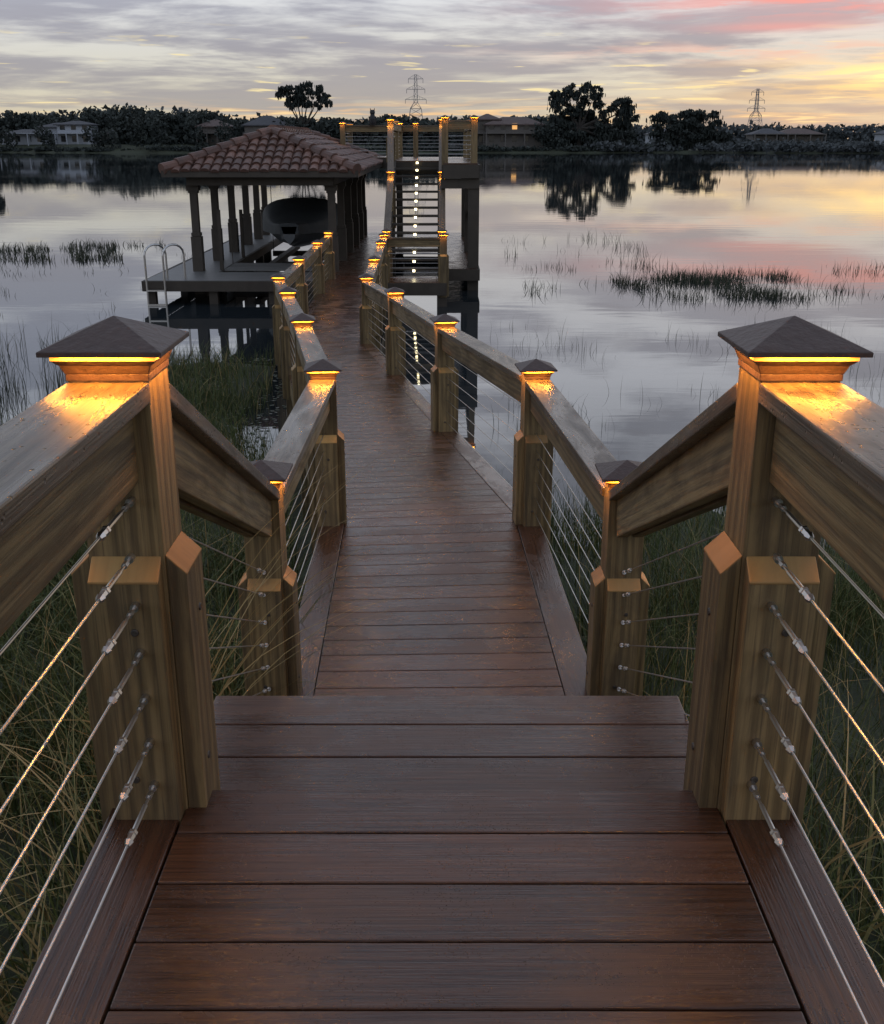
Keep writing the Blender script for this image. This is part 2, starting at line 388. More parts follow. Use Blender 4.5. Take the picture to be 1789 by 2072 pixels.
RPOST=[(.612,1.853,UP,0),(.69,3.80,LO,0),(.525,5.88,LO,yr*.5),(.02,8.55,LO-.54*(8.55-5.95)/8.8,yr),(-.515,11.7,LO-.54*(11.7-5.95)/8.8,yr),(-1.02,14.55,FAR,yr*.5),(-1.05,16.9,FAR,.01),(-1.1,19.7,FAR,.01),(-1.13,21.35,FAR,.01)]
for posts,side in((LPOST,1),(RPOST,-1)):
    par=root('cable_railing',(posts[0][0],posts[0][1],posts[0][2]))
    for i,(x,y,z,yw) in enumerate(posts):
        b=B();cb=B()
        sides=(0,1,2,3) if i<2 else ((0,1) if side==1 else (0,3))
        cap_post(b,cb,par,x,y,z,yw,power=(.85 if i==0 else .8 if i<3 else .65),sides=sides,H=.957 if i!=1 else .985,zbot=-.8)
        b.make('post_%d'%(i+1),par,[WOOD,LITTOP,RAIL],.003 if i<4 else 0)
        cb.make('cap_light_%d'%(i+1),par,CM,.0015 if i<3 else 0)
    b=B();cb=B()
    x,y,z,_=posts[0]
    b_=B();c_=B(); cap_post(b_,c_,par,x,-.25,z,0,power=1.8,sides=(0,1,2,3)); b_.make('post_near',par,[WOOD,LITTOP,RAIL],.003); c_.make('cap_light_near',par,CM)
    b0=V((x,-.25,z)); b1=V((x,y,z)); rails(b,cb,b0,b1,.069,ncab=0,side=side)
    rails(b,cb,V((x,-2.3,z)),b0,.069,ncab=7,side=side)
    for k in range(7):
        zz=z+.642-k*.0935; xx=x+side*.02
        yy=y-.105 if k>0 else y-.07
        cb.cyl((xx,-.2,zz),(xx,yy-.18,zz),.0022,n=8,mat=2); fitting(cb,(xx,yy,zz),(0,-1,0))
    p0=V(posts[0][:3]);p1=V(posts[1][:3])
    rails(b,cb,p0,p1,.07,ncab=0,side=side)
    for k in range(6):
        q0=p0+V((0,.07,.56-k*.095)); q1=p1+V((0,-.11 if k>1 else -.07,.56-k*.095)); d=(q0-q1).normalized()
        cb.cyl(q0,q1,.0022,n=6,mat=2); fitting(cb,q1,d)
    for i in range(1,len(posts)-1):
        p0=V(posts[i][:3]);p1=V(posts[i+1][:3])
        rails(b,cb,p0,p1,.07,7,.0022 if i<3 else .0035,side)
        if i<3:
            d=(p1-p0).normalized()
            for k in range(7):
                fitting(cb,p0+d*.107+V((0,0,.64-k*.093)),d)
    b.make('handrails',par,PM,.004); cb.make('steel_cables',par,CM)
# ------------------------------------------------------------ platform + tower
tw=root('observation_tower',(-.5,26,FAR))
b=B()
def planks(b,x0,x1,y0,y1,z,mat=0,along='x',w=.145,t=.03):
    y=y0
    while y<y1-.01:
        e=min(y+w-.005,y1); b.hexa([(x0,y,z-t),(x1,y,z-t),(x1,e,z-t),(x0,e,z-t),(x0,y,z),(x1,y,z),(x1,e,z),(x0,e,z)],mat); y+=w
planks(b,-1.09,.06,21.25,22.3,FAR)
planks(b,-2.42,-1.15,22.3,33.2,FAR)
planks(b,.0,.78,23.6,33.2,FAR)
planks(b,-1.14,-.01,27.,33.2,FAR)
planks(b,.04,.76,23.65,32.2,TOP); planks(b,-1.27,.035,26.25,32.2,TOP); planks(b,-2.9,-1.28,31.7,34.4,TOP)
b.make('deck_boards',tw,[DECK])
b=B()
for (x0,y0,x1,y1) in ((-1.12,21.23,.08,21.23),(.07,21.24,.07,23.6),(-.0,23.57,.8,23.57),(.8,23.57,.8,33.2),(-2.42,33.2,.8,33.2)):
    b.beam((x0,y0,FAR-.13),(x1,y1,FAR-.13),.05,.24)
for (x0,y0,x1,y1) in ((.02,23.62,.78,23.62),(.78,23.62,.78,32.2),(-1.29,26.22,.03,26.22),(-1.29,26.22,-1.29,31.7),(-2.92,31.68,-1.3,31.68),(-2.92,31.68,-2.92,34.4),(.02,23.62,.02,26.2),(-2.9,34.4,-1.3,34.4),(-1.3,32.2,.78,32.2)):
    b.beam((x0,y0,TOP-.17),(x1,y1,TOP-.17),.05,.27)
b.beam((-.02,23.75,TOP-.42),(.8,23.75,TOP-.42),.12,.2)
for x,y in((.68,23.85),(.68,27.5),(.68,31.8),(-.02,26.5),(-1.22,26.5),(-1.22,31.7),(-2.8,31.9),(-2.8,34.2),(-1.3,34.2)):
    b.post(x,y,-.9,TOP-.04,.24 if x>.5 else .17)
for x,y in((-1.1,21.4),(.0,21.4),(.0,23.4),(-2.35,25),(-2.35,29),(-1.2,30)): b.post(x,y,-.9,FAR-.03,.2)
b.beam((.68,24.6,TOP-.32),(.68,23.9,TOP-1.1),.09,.09); b.beam((.68,24.,FAR+.9),(.68,31.5,FAR+.95),.05,.14)
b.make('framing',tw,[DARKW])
b=B(); nR=14; y0=22.25; td=.30; rz=(TOP-FAR)/nR
for k in range(nR-1):
    z=FAR+rz*(k+1); yy=y0+td*k; b.beam((-1.08,yy+.14,z-.02),(-.04,yy+.14,z-.02),.27,.04)
for x in(-1.1,-.02): b.beam((x,y0-.1,FAR+.02),(x,y0+td*13.6,TOP-.1),.05,.26)
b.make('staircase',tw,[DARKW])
b=B()
for k in range(nR):
    z=FAR+rz*(k+1); yy=y0+td*k; b.beam((-.605,yy-.012,z-.045),(-.555,yy-.012,z-.045),.02,.04,r=.5)
b.make('step_lights',tw,[LED])
pb=B();pc=B()
TP=[(-1.12,22.2,FAR),(-1.12,24.3,FAR+1.09),(-1.2,26.3,TOP),(.0,22.2,FAR),(.0,24.3,FAR+1.09),(-.0,26.3,TOP),(.03,21.35,FAR),
    (.68,23.75,TOP),(.06,23.75,TOP),(.68,27.5,TOP),(.68,32.1,TOP),(-1.2,32.1,TOP),(-2.8,31.8,TOP),(-2.8,34.3,TOP),(-.75,32.1,TOP),(-1.2,29.2,TOP)]
for i,(x,y,z) in enumerate(TP):
    cap_post(pb,pc,tw,x,y,z,0,zbot=z-.3,clad=(i<3 or i==6),power=.5,sides=(0,) if i not in(9,10,13,15) else ())
for a,c in((0,1),(1,2),(3,4),(4,5)): rails(pb,pc,TP[a],TP[c],.07,6,.004,1 if a<3 else -1,cab0=.6)
for a,c in((7,8),(7,9),(9,10),(10,14),(14,11),(11,15),(15,2),(12,13),(12,11),(6,3)): rails(pb,pc,TP[a],TP[c],.07,7,.005,1)
rails(pb,pc,(-1.13,21.35,FAR),TP[6],.07,7,.004,1)
pb.make('railings',tw,PM); pc.make('cap_lights_and_cables',tw,CM)
b=B(); ox,oy,oz=-1.95,31.8,TOP+.85; k_=.62
prof=[(0,.09),(.12,.13),(.28,.14),(.40,.11),(.46,.095),(.54,.12),(.62,.105),(.66,.05)]
for i in range(len(prof)-1):
    b.cyl((ox,oy,oz+prof[i][0]*k_),(ox,oy,oz+prof[i+1][0]*k_),prof[i][1]*k_,prof[i+1][1]*k_,12,caps=True)
for s in(-1,1): b.cyl((ox+s*.07*k_,oy,oz+.6*k_),(ox+s*.1*k_,oy,oz+.74*k_),.035*k_,.004,6)
b.cyl((ox,oy-.1*k_,oz+.54*k_),(ox,oy-.15*k_,oz+.5*k_),.02*k_,.004,6)
for s in(-1,1): b.beam((ox+s*.12*k_,oy+.03,oz+.38*k_),(ox+s*.10*k_,oy+.05,oz+.05*k_),.06*k_,.14*k_)
b.make('owl_decoy',None,[BLACK])
# ------------------------------------------------------------ boathouse
bh=root('boathouse',(-3.75,27,FAR))
b=B(); CY=[23.2,25.3,27.3,29.3,31.0,32.4]
for x in(-5.2,-2.32):
    for i,y in enumerate(CY):
        b.post(x,y,-.9,2.28,.15); b.post(x,y,-.9,FAR+.72,.215); b.post(x,y,FAR+.73,FAR+.80,.19)
        b.post(x,y,2.08,2.2,.19); b.post(x,y,2.13,2.24,.25)
for x in(-5.2,-2.32): b.beam((x,22.95,2.35),(x,32.6,2.35),.14,.22)
for y in(22.98,32.6): b.beam((-5.27,y,2.35),(-2.25,y,2.35),.14,.215)
for y in CY[1:-1]: b.beam((-5.13,y,2.37),(-2.39,y,2.37),.08,.16)
ex0,ex1,ey0,ey1,ez=-5.68,-1.72,22.6,33.2,2.50
b.hexa([(ex0+.04,ey0+.04,ez-.04),(ex1-.04,ey0+.04,ez-.04),(ex1-.04,ey1-.04,ez-.04),(ex0+.04,ey1-.04,ez-.04),(ex0+.04,ey0+.04,ez),(ex1-.04,ey0+.04,ez),(ex1-.04,ey1-.04,ez),(ex0+.04,ey1-.04,ez)])
for a,c in(((ex0,ey0),(ex1,ey0)),((ex1,ey0),(ex1,ey1)),((ex1,ey1),(ex0,ey1)),((ex0,ey1),(ex0,ey0))):
    b.beam((*a,ez-.02),(*c,ez-.02),.04,.13)
b.make('timber_frame',bh,[DARKW])
t=B(); W2=(ex1-ex0)/2; cx=(ex0+ex1)/2; rise=.76; 
slope=math.hypot(W2,rise)
apF=V((cx,ey0+W2,ez+rise)); apB=V((cx,ey1-W2,ez+rise))
cs=[V((ex0,ey0,ez)),V((ex1,ey0,ez)),V((ex1,ey1,ez)),V((ex0,ey1,ez))]
t.quad([cs[0],cs[1],apF]); t.quad([cs[1],cs[2],apB,apF]); t.quad([cs[2],cs[3],apB]); t.quad([cs[3],cs[0],apF,apB])
def tiles(A,Bq,inward):
    ax=(Bq-A).normalized(); L=(Bq-A).length; inn=V(inward); upv=(inn*W2+V((0,0,rise))).normalized(); nm=ax.cross(upv).normalized()
    if nm.z<0: nm=-nm
    tw_=.2; tl=.33; nrow=int(slope/tl)+1
    for r in range(nrow):
        v0=r*tl; v1=min(v0+tl+.05,slope); sh=(v0+tl*.5)/slope*W2
        n=int(L/tw_)
        for c in range(n+1):
            u=(c+.5)*tw_-.02
            if u<sh or u>L-sh: continue
            off=random.uniform(-.012,.012); rr=random.random()
            k=len(t.v); seg=6
            for vv,lift,rad in((v0-.03+off,.045+off,.092),(v1,.012,.078)):
                for i in range(seg+1):
                    th=math.pi*i/seg; t.v.append(A+ax*(u-math.cos(th)*rad)+upv*vv+nm*(lift+math.sin(th)*rad*.75-.01))
            for i in range(seg):
                t.f.append([k+i,k+i+1,k+seg+2+i,k+seg+1+i]); t.m.append(0); t.r.append(rr); t.uv+=[(0,0)]*4
            t.f.append([k+i for i in range(seg+1)]); t.m.append(0); t.r.append(rr*.5); t.uv+=[(0,0)]*(seg+1)
tiles(cs[0],cs[1],(0,1,0)); tiles(cs[1],cs[2],(-1,0,0)); tiles(cs[2],cs[3],(0,-1,0)); tiles(cs[3],cs[0],(1,0,0))
for p,q in((cs[0],apF),(cs[1],apF),(cs[2],apB),(cs[3],apB),(apF,apB)):
    L=(q-p).length; n=int(L/.33)
    for i in range(n):
        a=p.lerp(q,i/n)+V((0,0,.07)); c=p.lerp(q,(i+1.15)/n if i<n-1 else 1)+V((0,0,.05)); t.cyl(a,c,.12,.10,10)
t.make('tile_roof',bh,[TILE])
b=B()
planks(b,-5.95,-2.45,21.55,23.0,FAR); planks(b,-5.9,-4.75,23.0,33.2,FAR); planks(b,-4.7,-2.45,32.2,33.2,FAR)
b.make('dock_boards',bh,[GREYDK])
b=B()
for a,c in(((-5.97,21.53),(-2.43,21.53)),((-5.97,21.53),(-5.97,33.2)),((-4.73,23.02),(-4.73,33.2)),((-4.73,23.02),(-2.45,23.02)),((-2.44,21.5),(-2.44,33.2))):
    b.beam((*a,FAR-.11),(*c,FAR-.11),.06,.2)
for x,y in((-5.85,21.7),(-4.6,21.7),(-3.4,21.7),(-2.6,21.7),(-5.85,24.5),(-5.85,27.5),(-5.85,30.5),(-4.9,22.9)): b.post(x,y,-.9,FAR-.04,.17)
for x,y,h in((-4.75,23.4,1.25),(-4.75,26,1.1)): b.post(x,y,-.8,FAR+h,.07)
b.beam((-4.7,24.3,.15),(-2.45,24.3,.15),.14,.14); b.beam((-4.7,30.3,.15),(-2.45,30.3,.15),.14,.14)
b.beam((-4.1,23.9,.28),(-4.1,31,.28),.14,.12); b.beam((-3.1,23.9,.28),(-3.1,31,.28),.14,.12)
for x in(-4.68,-2.47):
    for y in(24.3,30.3): b.cyl((x,y,.2),(x,y,2.3),.01,n=6)
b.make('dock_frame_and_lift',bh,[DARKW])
b=B()
for k in range(5): b.beam((-4.65,23.25+.27*k,.50),(-2.5,23.25+.27*k,.50),.14,.04)
b.make('lift_bunks',bh,[GREYDK])
b=B()
for x in(-5.86,-5.5):
    pts=[V((x,21.40,-.5)),V((x,21.40,.95))]
    for i in range(9):
        th=math.pi*i/8; pts.append(V((x+.16*(1-math.cos(th)),21.40+.2*(1-math.cos(th)),.98+.22*math.sin(th)*.9)))
    pts.append(V((x+.32,21.80,FAR)))
    for a,c in zip(pts[:-1],pts[1:]): b.cyl(a,c,.022,n=8)
for z in(-.3,0.02,.3): b.beam((-5.86,21.4,z),(-5.5,21.4,z),.06,.03)
b.make('dock_ladder',None,[STEEL])
bt=root('covered_motorboat',(-3.4,27,.5))
def loft(name,secs,mat,par):
    n=len(secs[0]); v=[p for s in secs for p in s]; f=[]
    for i in range(len(secs)-1):
        for j in range(n-1): f.append([i*n+j,i*n+j+1,(i+1)*n+j+1,(i+1)*n+j])
    f.append(list(range(n))); f.append([(len(secs)-1)*n+j for j in range(n)][::-1])
    me=bpy.data.meshes.new(name); me.from_pydata(v,[],f); me.materials.append(mat)
    for p in me.polygons: p.use_smooth=len(p.vertices)==4
    ob=bpy.data.objects.new(name,me); link(ob,par); return ob
hs=[];cv=[];cxb=-3.42
for i in range(14):
    t_=i/13; y=24.5+5.9*t_; w=1.0*min(1,(.18+1.5*t_**.75)); kz=.56+.34*(1-t_)**2.5; dz_=1.10+.20*(1-t_)**1.5
    hs.append([(cxb-w,y,dz_),(cxb-w*.9,y,kz+.36),(cxb-w*.62,y,kz+.14),(cxb,y,kz),(cxb+w*.62,y,kz+.14),(cxb+w*.9,y,kz+.36),(cxb+w,y,dz_)])
    hump=.05+.55*math.exp(-((t_-.45)/.22)**2)+.16*math.exp(-((t_-.9)/.12)**2)
    cv.append([(cxb-w-.03,y,dz_-.16)]+[(cxb+(w+.03)*math.copysign(abs(math.sin(a))**.8,math.sin(a)),y,dz_+.02+hump*max(0,math.cos(a))**.6) for a in np.linspace(-1.57,1.57,17)]+[(cxb+w+.03,y,dz_-.16)])
loft('hull',hs,HULL,bt); loft('canvas_cover',cv,COVER,bt)
# ------------------------------------------------------------ grass
def density(n,xr,yr_,f=None):
    x=rng.uniform(*xr,n);y=rng.uniform(*yr_,n)
    k=(np.sin(x*3.1+y*1.3)+np.sin(x*1.3-y*2.7+2)+np.sin(x*5.3+y*4.1+1)*.6)/2.6
    keep=rng.random(n)<np.clip(.55+.6*k,0.05,1)
    if f is not None: keep&=f(x,y)
    return x[keep],y[keep]
Vs=[];Qs=[];Rs=[];o=0
def add(Vt,q,r):
    global o
    Vs.append(Vt);Qs.append(q+o);Rs.append(r);o+=len(Vt)
def offdeck(x,y):
    cx_=np.where(y<5.9,0,np.where(y<14.75,-.07-(y-5.95)*.176,-1.65))
    return (np.abs(x-cx_)>.78)&((zg(x,y)>-.14))
for xr,yr2,n,hh,ww,le in(((-5.5,-.7),(.6,6.5),30000,(.35,1.),(.005,.013),.6),((.7,4.5),(.6,6.5),24000,(.3,.8),(.004,.009),.5),
    ((-8,-.9),(6,10.5),18000,(.3,.75),(.006,.012),.4),((.3,8),(5.5,9.),15000,(.25,.65),(.006,.011),.4),((-4.7,-2.1),(9,15.8),13000,(.12,.5),(.008,.014),.5)):
    x,y=density(n,xr,yr2,offdeck); m=len(x); base=np.stack([x,y,zg(x,y)-.03],1)
    h=rng.uniform(*hh,m); r=np.clip(rng.beta(2,3,m)*.9+(rng.random(m)<.14)*.5,0,1)
    add(*blades(base,h,rng.uniform(*ww,m),rng.uniform(.1,le*1.6,m),4,r))
np_mesh('marsh_grass',np.concatenate(Vs),np.concatenate(Qs),np.concatenate(Rs),GRASS)
Vs=[];Qs=[];Rs=[];o=0
for cx_,cy_,n in((-1.0,2.6,60),(-.98,3.3,70),(-1.3,1.6,170),(-1.15,1.95,140),(-1.15,1.3,170),(-1.6,2.3,120),(-1.3,1.0,150),(1.15,2.7,30),(-2.,3.5,90)):
    x=rng.normal(cx_,.16,n);y=rng.normal(cy_,.2,n); x=np.where(np.abs(x)<.9,np.sign(x)*.93,x)
    base=np.stack([x,y,zg(x,y)],1); an=rng.uniform(1.5,4.8,n) if cx_<0 else rng.uniform(-1.5,1.5,n)
    add(*blades(base,rng.uniform(.6,1.2,n),rng.uniform(.005,.022,n),rng.uniform(.3,1.1,n),8,rng.uniform(.6,1,n),np.stack([np.cos(an),np.sin(an),0*an],1)))
n=22; base=np.stack([rng.normal(-.98,.05,n),rng.normal(3.05,.08,n),np.full(n,.5)],1); a=rng.uniform(-.1,.6,n)
add(*blades(base,rng.uniform(1.5,2.1,n),rng.uniform(.008,.013,n),rng.uniform(.35,.6,n),10,rng.uniform(.9,1,n),np.stack([np.cos(a),np.sin(a),0*a],1)))
np_mesh('tall_straw_grass',np.concatenate(Vs),np.concatenate(Qs),np.concatenate(Rs),GRASS)
# reeds
Vs=[];Qs=[];Rs=[];o=0
def reedpatch(n,xr,yr2,hh,ww,thr,k1=1.,k2=1.):
    x=rng.uniform(*xr,n);y=rng.uniform(*yr2,n)
    k=np.sin(x*k1*1.1+1)+np.sin(x*k1*2.7+y*k2*.9)+np.sin(y*k2*1.7-x*k1*.7)+.8*np.sin(x*k1*6.1+y*2.3)
    kp=(k+rng.normal(0,.5,n))>thr; x=x[kp];y=y[kp]; m=len(x)
    add(*blades(np.stack([x,y,np.full(m,-.05)],1),rng.uniform(*hh,m)*rng.uniform(.5,1,m),rng.uniform(*ww,m),rng.uniform(.0,.6,m),3,rng.random(m)))
reedpatch(6500,(4.0,8.8),(22.2,26.2),(.15,.45),(.012,.022),.45)
reedpatch(6500,(1.8,14),(22.2,28.5),(.12,.42),(.012,.02),.95)
reedpatch(1400,(1.8,6.),(28,38),(.15,.6),(.012,.02),1.2)
reedpatch(5200,(-18,-8.6),(29.5,34.5),(.1,.42),(.018,.04),.5)
reedpatch(1200,(-14,-7),(26,32),(.1,.3),(.012,.02),1.2)
reedpatch(2600,(.8,7),(9,19),(.15,.5),(.005,.009),1.0)
reedpatch(700,(.5,4),(8.2,12),(.2,.5),(.005,.009),.6)
reedpatch(2600,(-7.5,-2.6),(9.5,15.5),(.25,.75),(.006,.012),.9)
reedpatch(1800,(-9,-4.5),(12,17),(.3,.8),(.008,.014),.3)
reedpatch(900,(-10,-6),(17,24),(.1,.3),(.01,.014),1.5)
np_mesh('reeds',np.concatenate(Vs),np.concatenate(Qs),np.concatenate(Rs),REED)
n=2200; x=rng.uniform(-4.8,-1.9,n);y=rng.uniform(8.6,16,n); a=rng.uniform(0,6.28,n); s=rng.uniform(.012,.05,n)
c=np.stack([x,y,np.full(n,.006)],1); da=np.stack([np.cos(a),np.sin(a),0*a],1)*s[:,None]; db=np.stack([-np.sin(a),np.cos(a),0*a],1)*s[:,None]*.6
np_mesh('floating_leaves',np.stack([c-da,c-db,c+da,c+db],1).reshape(-1,3),np.arange(4*n).reshape(-1,4),rng.random(n),PAD)
# ------------------------------------------------------------ far shore trees
PXM=.1317; PZM=.1225
def px2x(px): return (px-894.5)*PXM
prof=[(-600,215),(-200,205),(0,222),(60,224),(100,216),(160,214),(200,206),(250,209),(290,222),(330,214),(390,208),(430,224),(480,234),(560,230),(620,232),(680,236),(760,236),(820,230),(870,238),(940,230),(1000,238),(1090,228),(1130,232),(1200,238),(1260,252),(1320,250),(1400,244),(1480,249),(1560,247),(1650,251),(1789,250),(2000,240),(2500,230)]
px_=[p[0] for p in prof]; pt=[p[1] for p in prof]
Vs=[];Qs=[];Rs=[];o=0
def crown(c,rad,n,size,sh=.55):
    d=rng.normal(size=(n,3)); d/=np.linalg.norm(d,axis=1)[:,None]; rr=rng.uniform(sh,1,n)**.6
    p=np.array(c)+d*rr[:,None]*np.array(rad)
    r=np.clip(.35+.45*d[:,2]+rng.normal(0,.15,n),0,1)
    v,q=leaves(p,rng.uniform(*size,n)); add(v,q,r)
for pp in np.arange(-500,1290,13):
    top=np.interp(pp,px_,pt)+random.uniform(-3,9); H=3.13+(283-top)*PZM
    for row in range(2):
        x=px2x(pp)+random.uniform(-2,2); y=float(shoreY(x))+(14 if pp>230 else 26)+random.uniform(0,12)+row*10
        h=H*random.uniform(.8,1.) if row==0 else H*random.uniform(.9,1.05); w=random.uniform(2.5,5.)
        crown((x,y,h*.62),(w,w,h*.4),110,(.5,1.3),.3)
        for j in range(4): crown((x+random.uniform(-w,w)*.7,y,h*random.uniform(.7,.93)),(w*.4,w*.4,h*.12),26,(.4,.9),.2)
        crown((x,y-3,h*.25+.6),(w*1.2,3,h*.22),50,(.6,1.4),.2)
for i in range(190):
    x=random.uniform(-150,60); y=float(shoreY(x))+random.uniform(1,5); h=random.uniform(.6,1.8)*(1 if x>-80 else .6)
    crown((x,y,h*.5+.4),(random.uniform(1.5,4),1.5,h*.6),50,(.3,.8),.2)
for pp in(12,92,208,240,300,345,410,470,600,930,1105,1090):
    x=px2x(pp); y=float(shoreY(x))+5.5; h=random.uniform(5,9); crown((x,y,h*.65+.6),(2.6,2.2,h*.40),190,(.35,.8),.2); crown((x+1.5,y,h*.4),(2.2,2,h*.3),90,(.35,.8),.2)
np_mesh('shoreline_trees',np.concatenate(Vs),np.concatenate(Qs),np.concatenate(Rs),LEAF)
Vs=[];Qs=[];Rs=[];o=0
for pp in np.arange(1180,2500,14):
    top=np.interp(pp,px_,pt)+random.uniform(-3,5); f=1.35; H=3.13+(283-top)*PZM*f
    x=px2x(pp)*f; y=300*f+random.uniform(0,15)
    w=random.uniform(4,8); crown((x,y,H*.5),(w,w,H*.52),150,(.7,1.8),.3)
for i in range(420):
    x=random.uniform(40,230); y=float(shoreY(x))+random.uniform(0,1)**2*70+1; h=random.uniform(.8,2.6)*(1+ (y-280)*.008)
    crown((x,y,h*.5+.3),(random.uniform(2,6),2,h*.6),45,(.4,1.1),.2)
for pp in np.arange(-500,1300,22):
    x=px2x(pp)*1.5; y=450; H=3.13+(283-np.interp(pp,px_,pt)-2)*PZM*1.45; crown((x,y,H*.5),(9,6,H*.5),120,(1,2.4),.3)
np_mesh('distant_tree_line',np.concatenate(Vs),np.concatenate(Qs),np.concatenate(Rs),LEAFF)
def oak(name,x,y,H,lobes,trunk,nl=900,size=(.3,.85),moss=True):
    global Vs,Qs,Rs,o
    par=root(name,(x,y,.5)); Vs=[];Qs=[];Rs=[];o=0
    tb=B(); fork=V((x,y,.5+H*.32)); tb.cyl((x,y,.2),fork,trunk,trunk*.7,10)
    for (dx,dz,rx,rz) in lobes:
        c=V((x+dx,y+random.uniform(-2,2),dz)); m=fork.lerp(c,.5)+V((0,0,-.5)); tb.cyl(fork,m,trunk*.5,trunk*.3,7); tb.cyl(m,c,trunk*.3,trunk*.08,6)
        nc=int(7+rx*2)
        for j in range(nc):
            a=random.uniform(0,6.28); rr=random.uniform(.2,1.1)
            cc=(c.x+math.cos(a)*rx*rr*.9,c.y+random.uniform(-1,1)*rx*.6,c.z+math.sin(a)*rz*rr*.9); s=random.uniform(.16,.36)
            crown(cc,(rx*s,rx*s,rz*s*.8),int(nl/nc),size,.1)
            if random.random()<.5: tb.cyl(c,cc,.07,.03,5)
            if moss and random.random()<.6:
                k=25; p=np.array(cc)+rng.normal(0,1,(k,3))*np.array([rx*s*.7,.5,.3])-np.array([0,0,rz*s*.7]); 
                v,q=leaves(p,rng.uniform(.25,.5,k),3.2,True); add(v,q,rng.uniform(0,.4,k))
    tb.make('trunk_and_limbs',par,[BARK]); np_mesh('crown',np.concatenate(Vs),np.concatenate(Qs),np.concatenate(Rs),LEAF,par)
oak('oak_tree',36,296,17.5,[(-4.5,13.5,4.,3.2),(0,15.,4.2,2.6),(3.,13.,3.6,3.),(-3,10,4,2.6),(9,11.2,3.,2.2),(12.5,10.8,3.2,2.6),(13,8,2.5,2.2),(2,8.5,4,3),(7,7,4,3),(-6,6.5,4,3),(-2,4,6,2.6),(8,4,6,2.6)],.8,700)
oak('oak_tree',65,300,11,[(-5,8,4.4,2.6),(0,9,4.5,2.3),(5,8.,4.4,2.4),(-6,5,4.5,2.6),(6,5,4.8,2.6),(0,5,5,3),(9,4,3,2.4),(-2,3.5,6,2),(4,3.5,6,2)],.7,900)
oak('moss_draped_oak_tree',-37,300,17.5,[(-4.4,14.8,2.4,1.8),(-1.5,16,2.8,1.5),(2.,15.8,2.4,1.6),(5,14.3,2.2,2.),(0,13.4,3,1.6),(-2.5,12.2,2.2,1.4),(3.2,12,2.2,1.6),(6.3,13,1.6,1.8)],.55,420,(.25,.7))
oak('oak_tree',-119,292,16,[(-2,13.5,3.5,3),(1.5,13.,2.5,2.5),(-2,9,4,3)],.6,600)
# ------------------------------------------------------------ houses
def house(x,y,w,d,h,wall,roof,rh=2.6,name='lakeside_house',wing=None,lit=False):
    par=root(name,(x,y,.7)); z0=1.9
    def block(x,y,w,d,h,rh,tag):
        b=B(); zb=z0-1.9; b.hexa([(x-w/2,y-d/2,zb),(x+w/2,y-d/2,zb),(x+w/2,y+d/2,zb),(x-w/2,y+d/2,zb),(x-w/2,y-d/2,z0+h),(x+w/2,y-d/2,z0+h),(x+w/2,y+d/2,z0+h),(x-w/2,y+d/2,z0+h)]); b.make('walls'+tag,par,[wall])
        b=B(); e=.7; zt=z0+h; hw=w/2+e; hd=d/2+e; rl=max(.3,hw-hd)
        A=[(x-hw,y-hd,zt),(x+hw,y-hd,zt),(x+hw,y+hd,zt),(x-hw,y+hd,zt)]; R=[(x-rl,y,zt+rh),(x+rl,y,zt+rh)]
        b.quad([A[0],A[1],R[1],R[0]]);b.quad([A[1],A[2],R[1]]);b.quad([A[2],A[3],R[0],R[1]]);b.quad([A[3],A[0],R[0]]);b.quad(A[::-1])
        b.beam((x-hw,y-hd,zt-.1),(x+hw,y-hd,zt-.1),.1,.3); b.make('roof'+tag,par,[roof])
        b=B(); st=2 if h>5 else 1; n=max(2,int(w/2.8))
        for s in range(st):
            for i in range(n):
                xx=x-w/2+(i+.5)*w/n; zz=z0+1.5+s*3.1
                b.beam((xx,y-d/2-.03,zz-.75),(xx,y-d/2-.03,zz+.75),1.3,.12,up=(0,1,0),mat=1 if(lit and i==n//2 and s==st-1) else 0)
        b.make('windows'+tag,par,[GLASSD,WARMWIN])
        b=B(); b.beam((x+w*.12,y-d/2-.05,z0),(x+w*.12,y-d/2-.05,z0+2.2),1.1,.1,up=(0,1,0)); 
        for i in range(4): b.post(x-w/2+i*w/3,y-d/2-2.,z0-1.5,z0+2.8,.3)
        b.beam((x-w/2-.2,y-d/2-1.,z0+2.9),(x+w/2+.2,y-d/2-1.,z0+2.9),2.4,.25); b.make('porch_and_door'+tag,par,[wall])
    block(x,y,w,d,h,rh,'')
    if wing: block(*wing)
house(-114,311,12,9,3.0,WHITEW,ROOFD,1.0,wing=(-107,315,8,7,4.6,1.2,'_wing'))
house(-100,310,9,7,5.2,WHITEW,ROOFD,1.)
house(-90,312,6,7,3.2,TANW,ROOFD,1.2)
house(-46,299,11,9,4.9,TANW,ROOFD,2.4,wing=(-41,298,6,7,4.0,1.6,'_wing'))
house(-60,300,8,8,4.6,TANW,ROOFR,1.8)
house(19,300,15,9,5.1,TANW,ROOFR,1.9,wing=(12,301,6,6,6.4,1.4,'_wing'),lit=True)
house(54*1.2,330,9,8,2.8,WHITEW,ROOFD,1.6); house(110,350,14,9,2.8,TANW,ROOFR,1.8); house(140,345,12,8,3,WHITEW,ROOFD,2.); house(100,348,10,8,2.8,TANW,ROOFD,1.8)
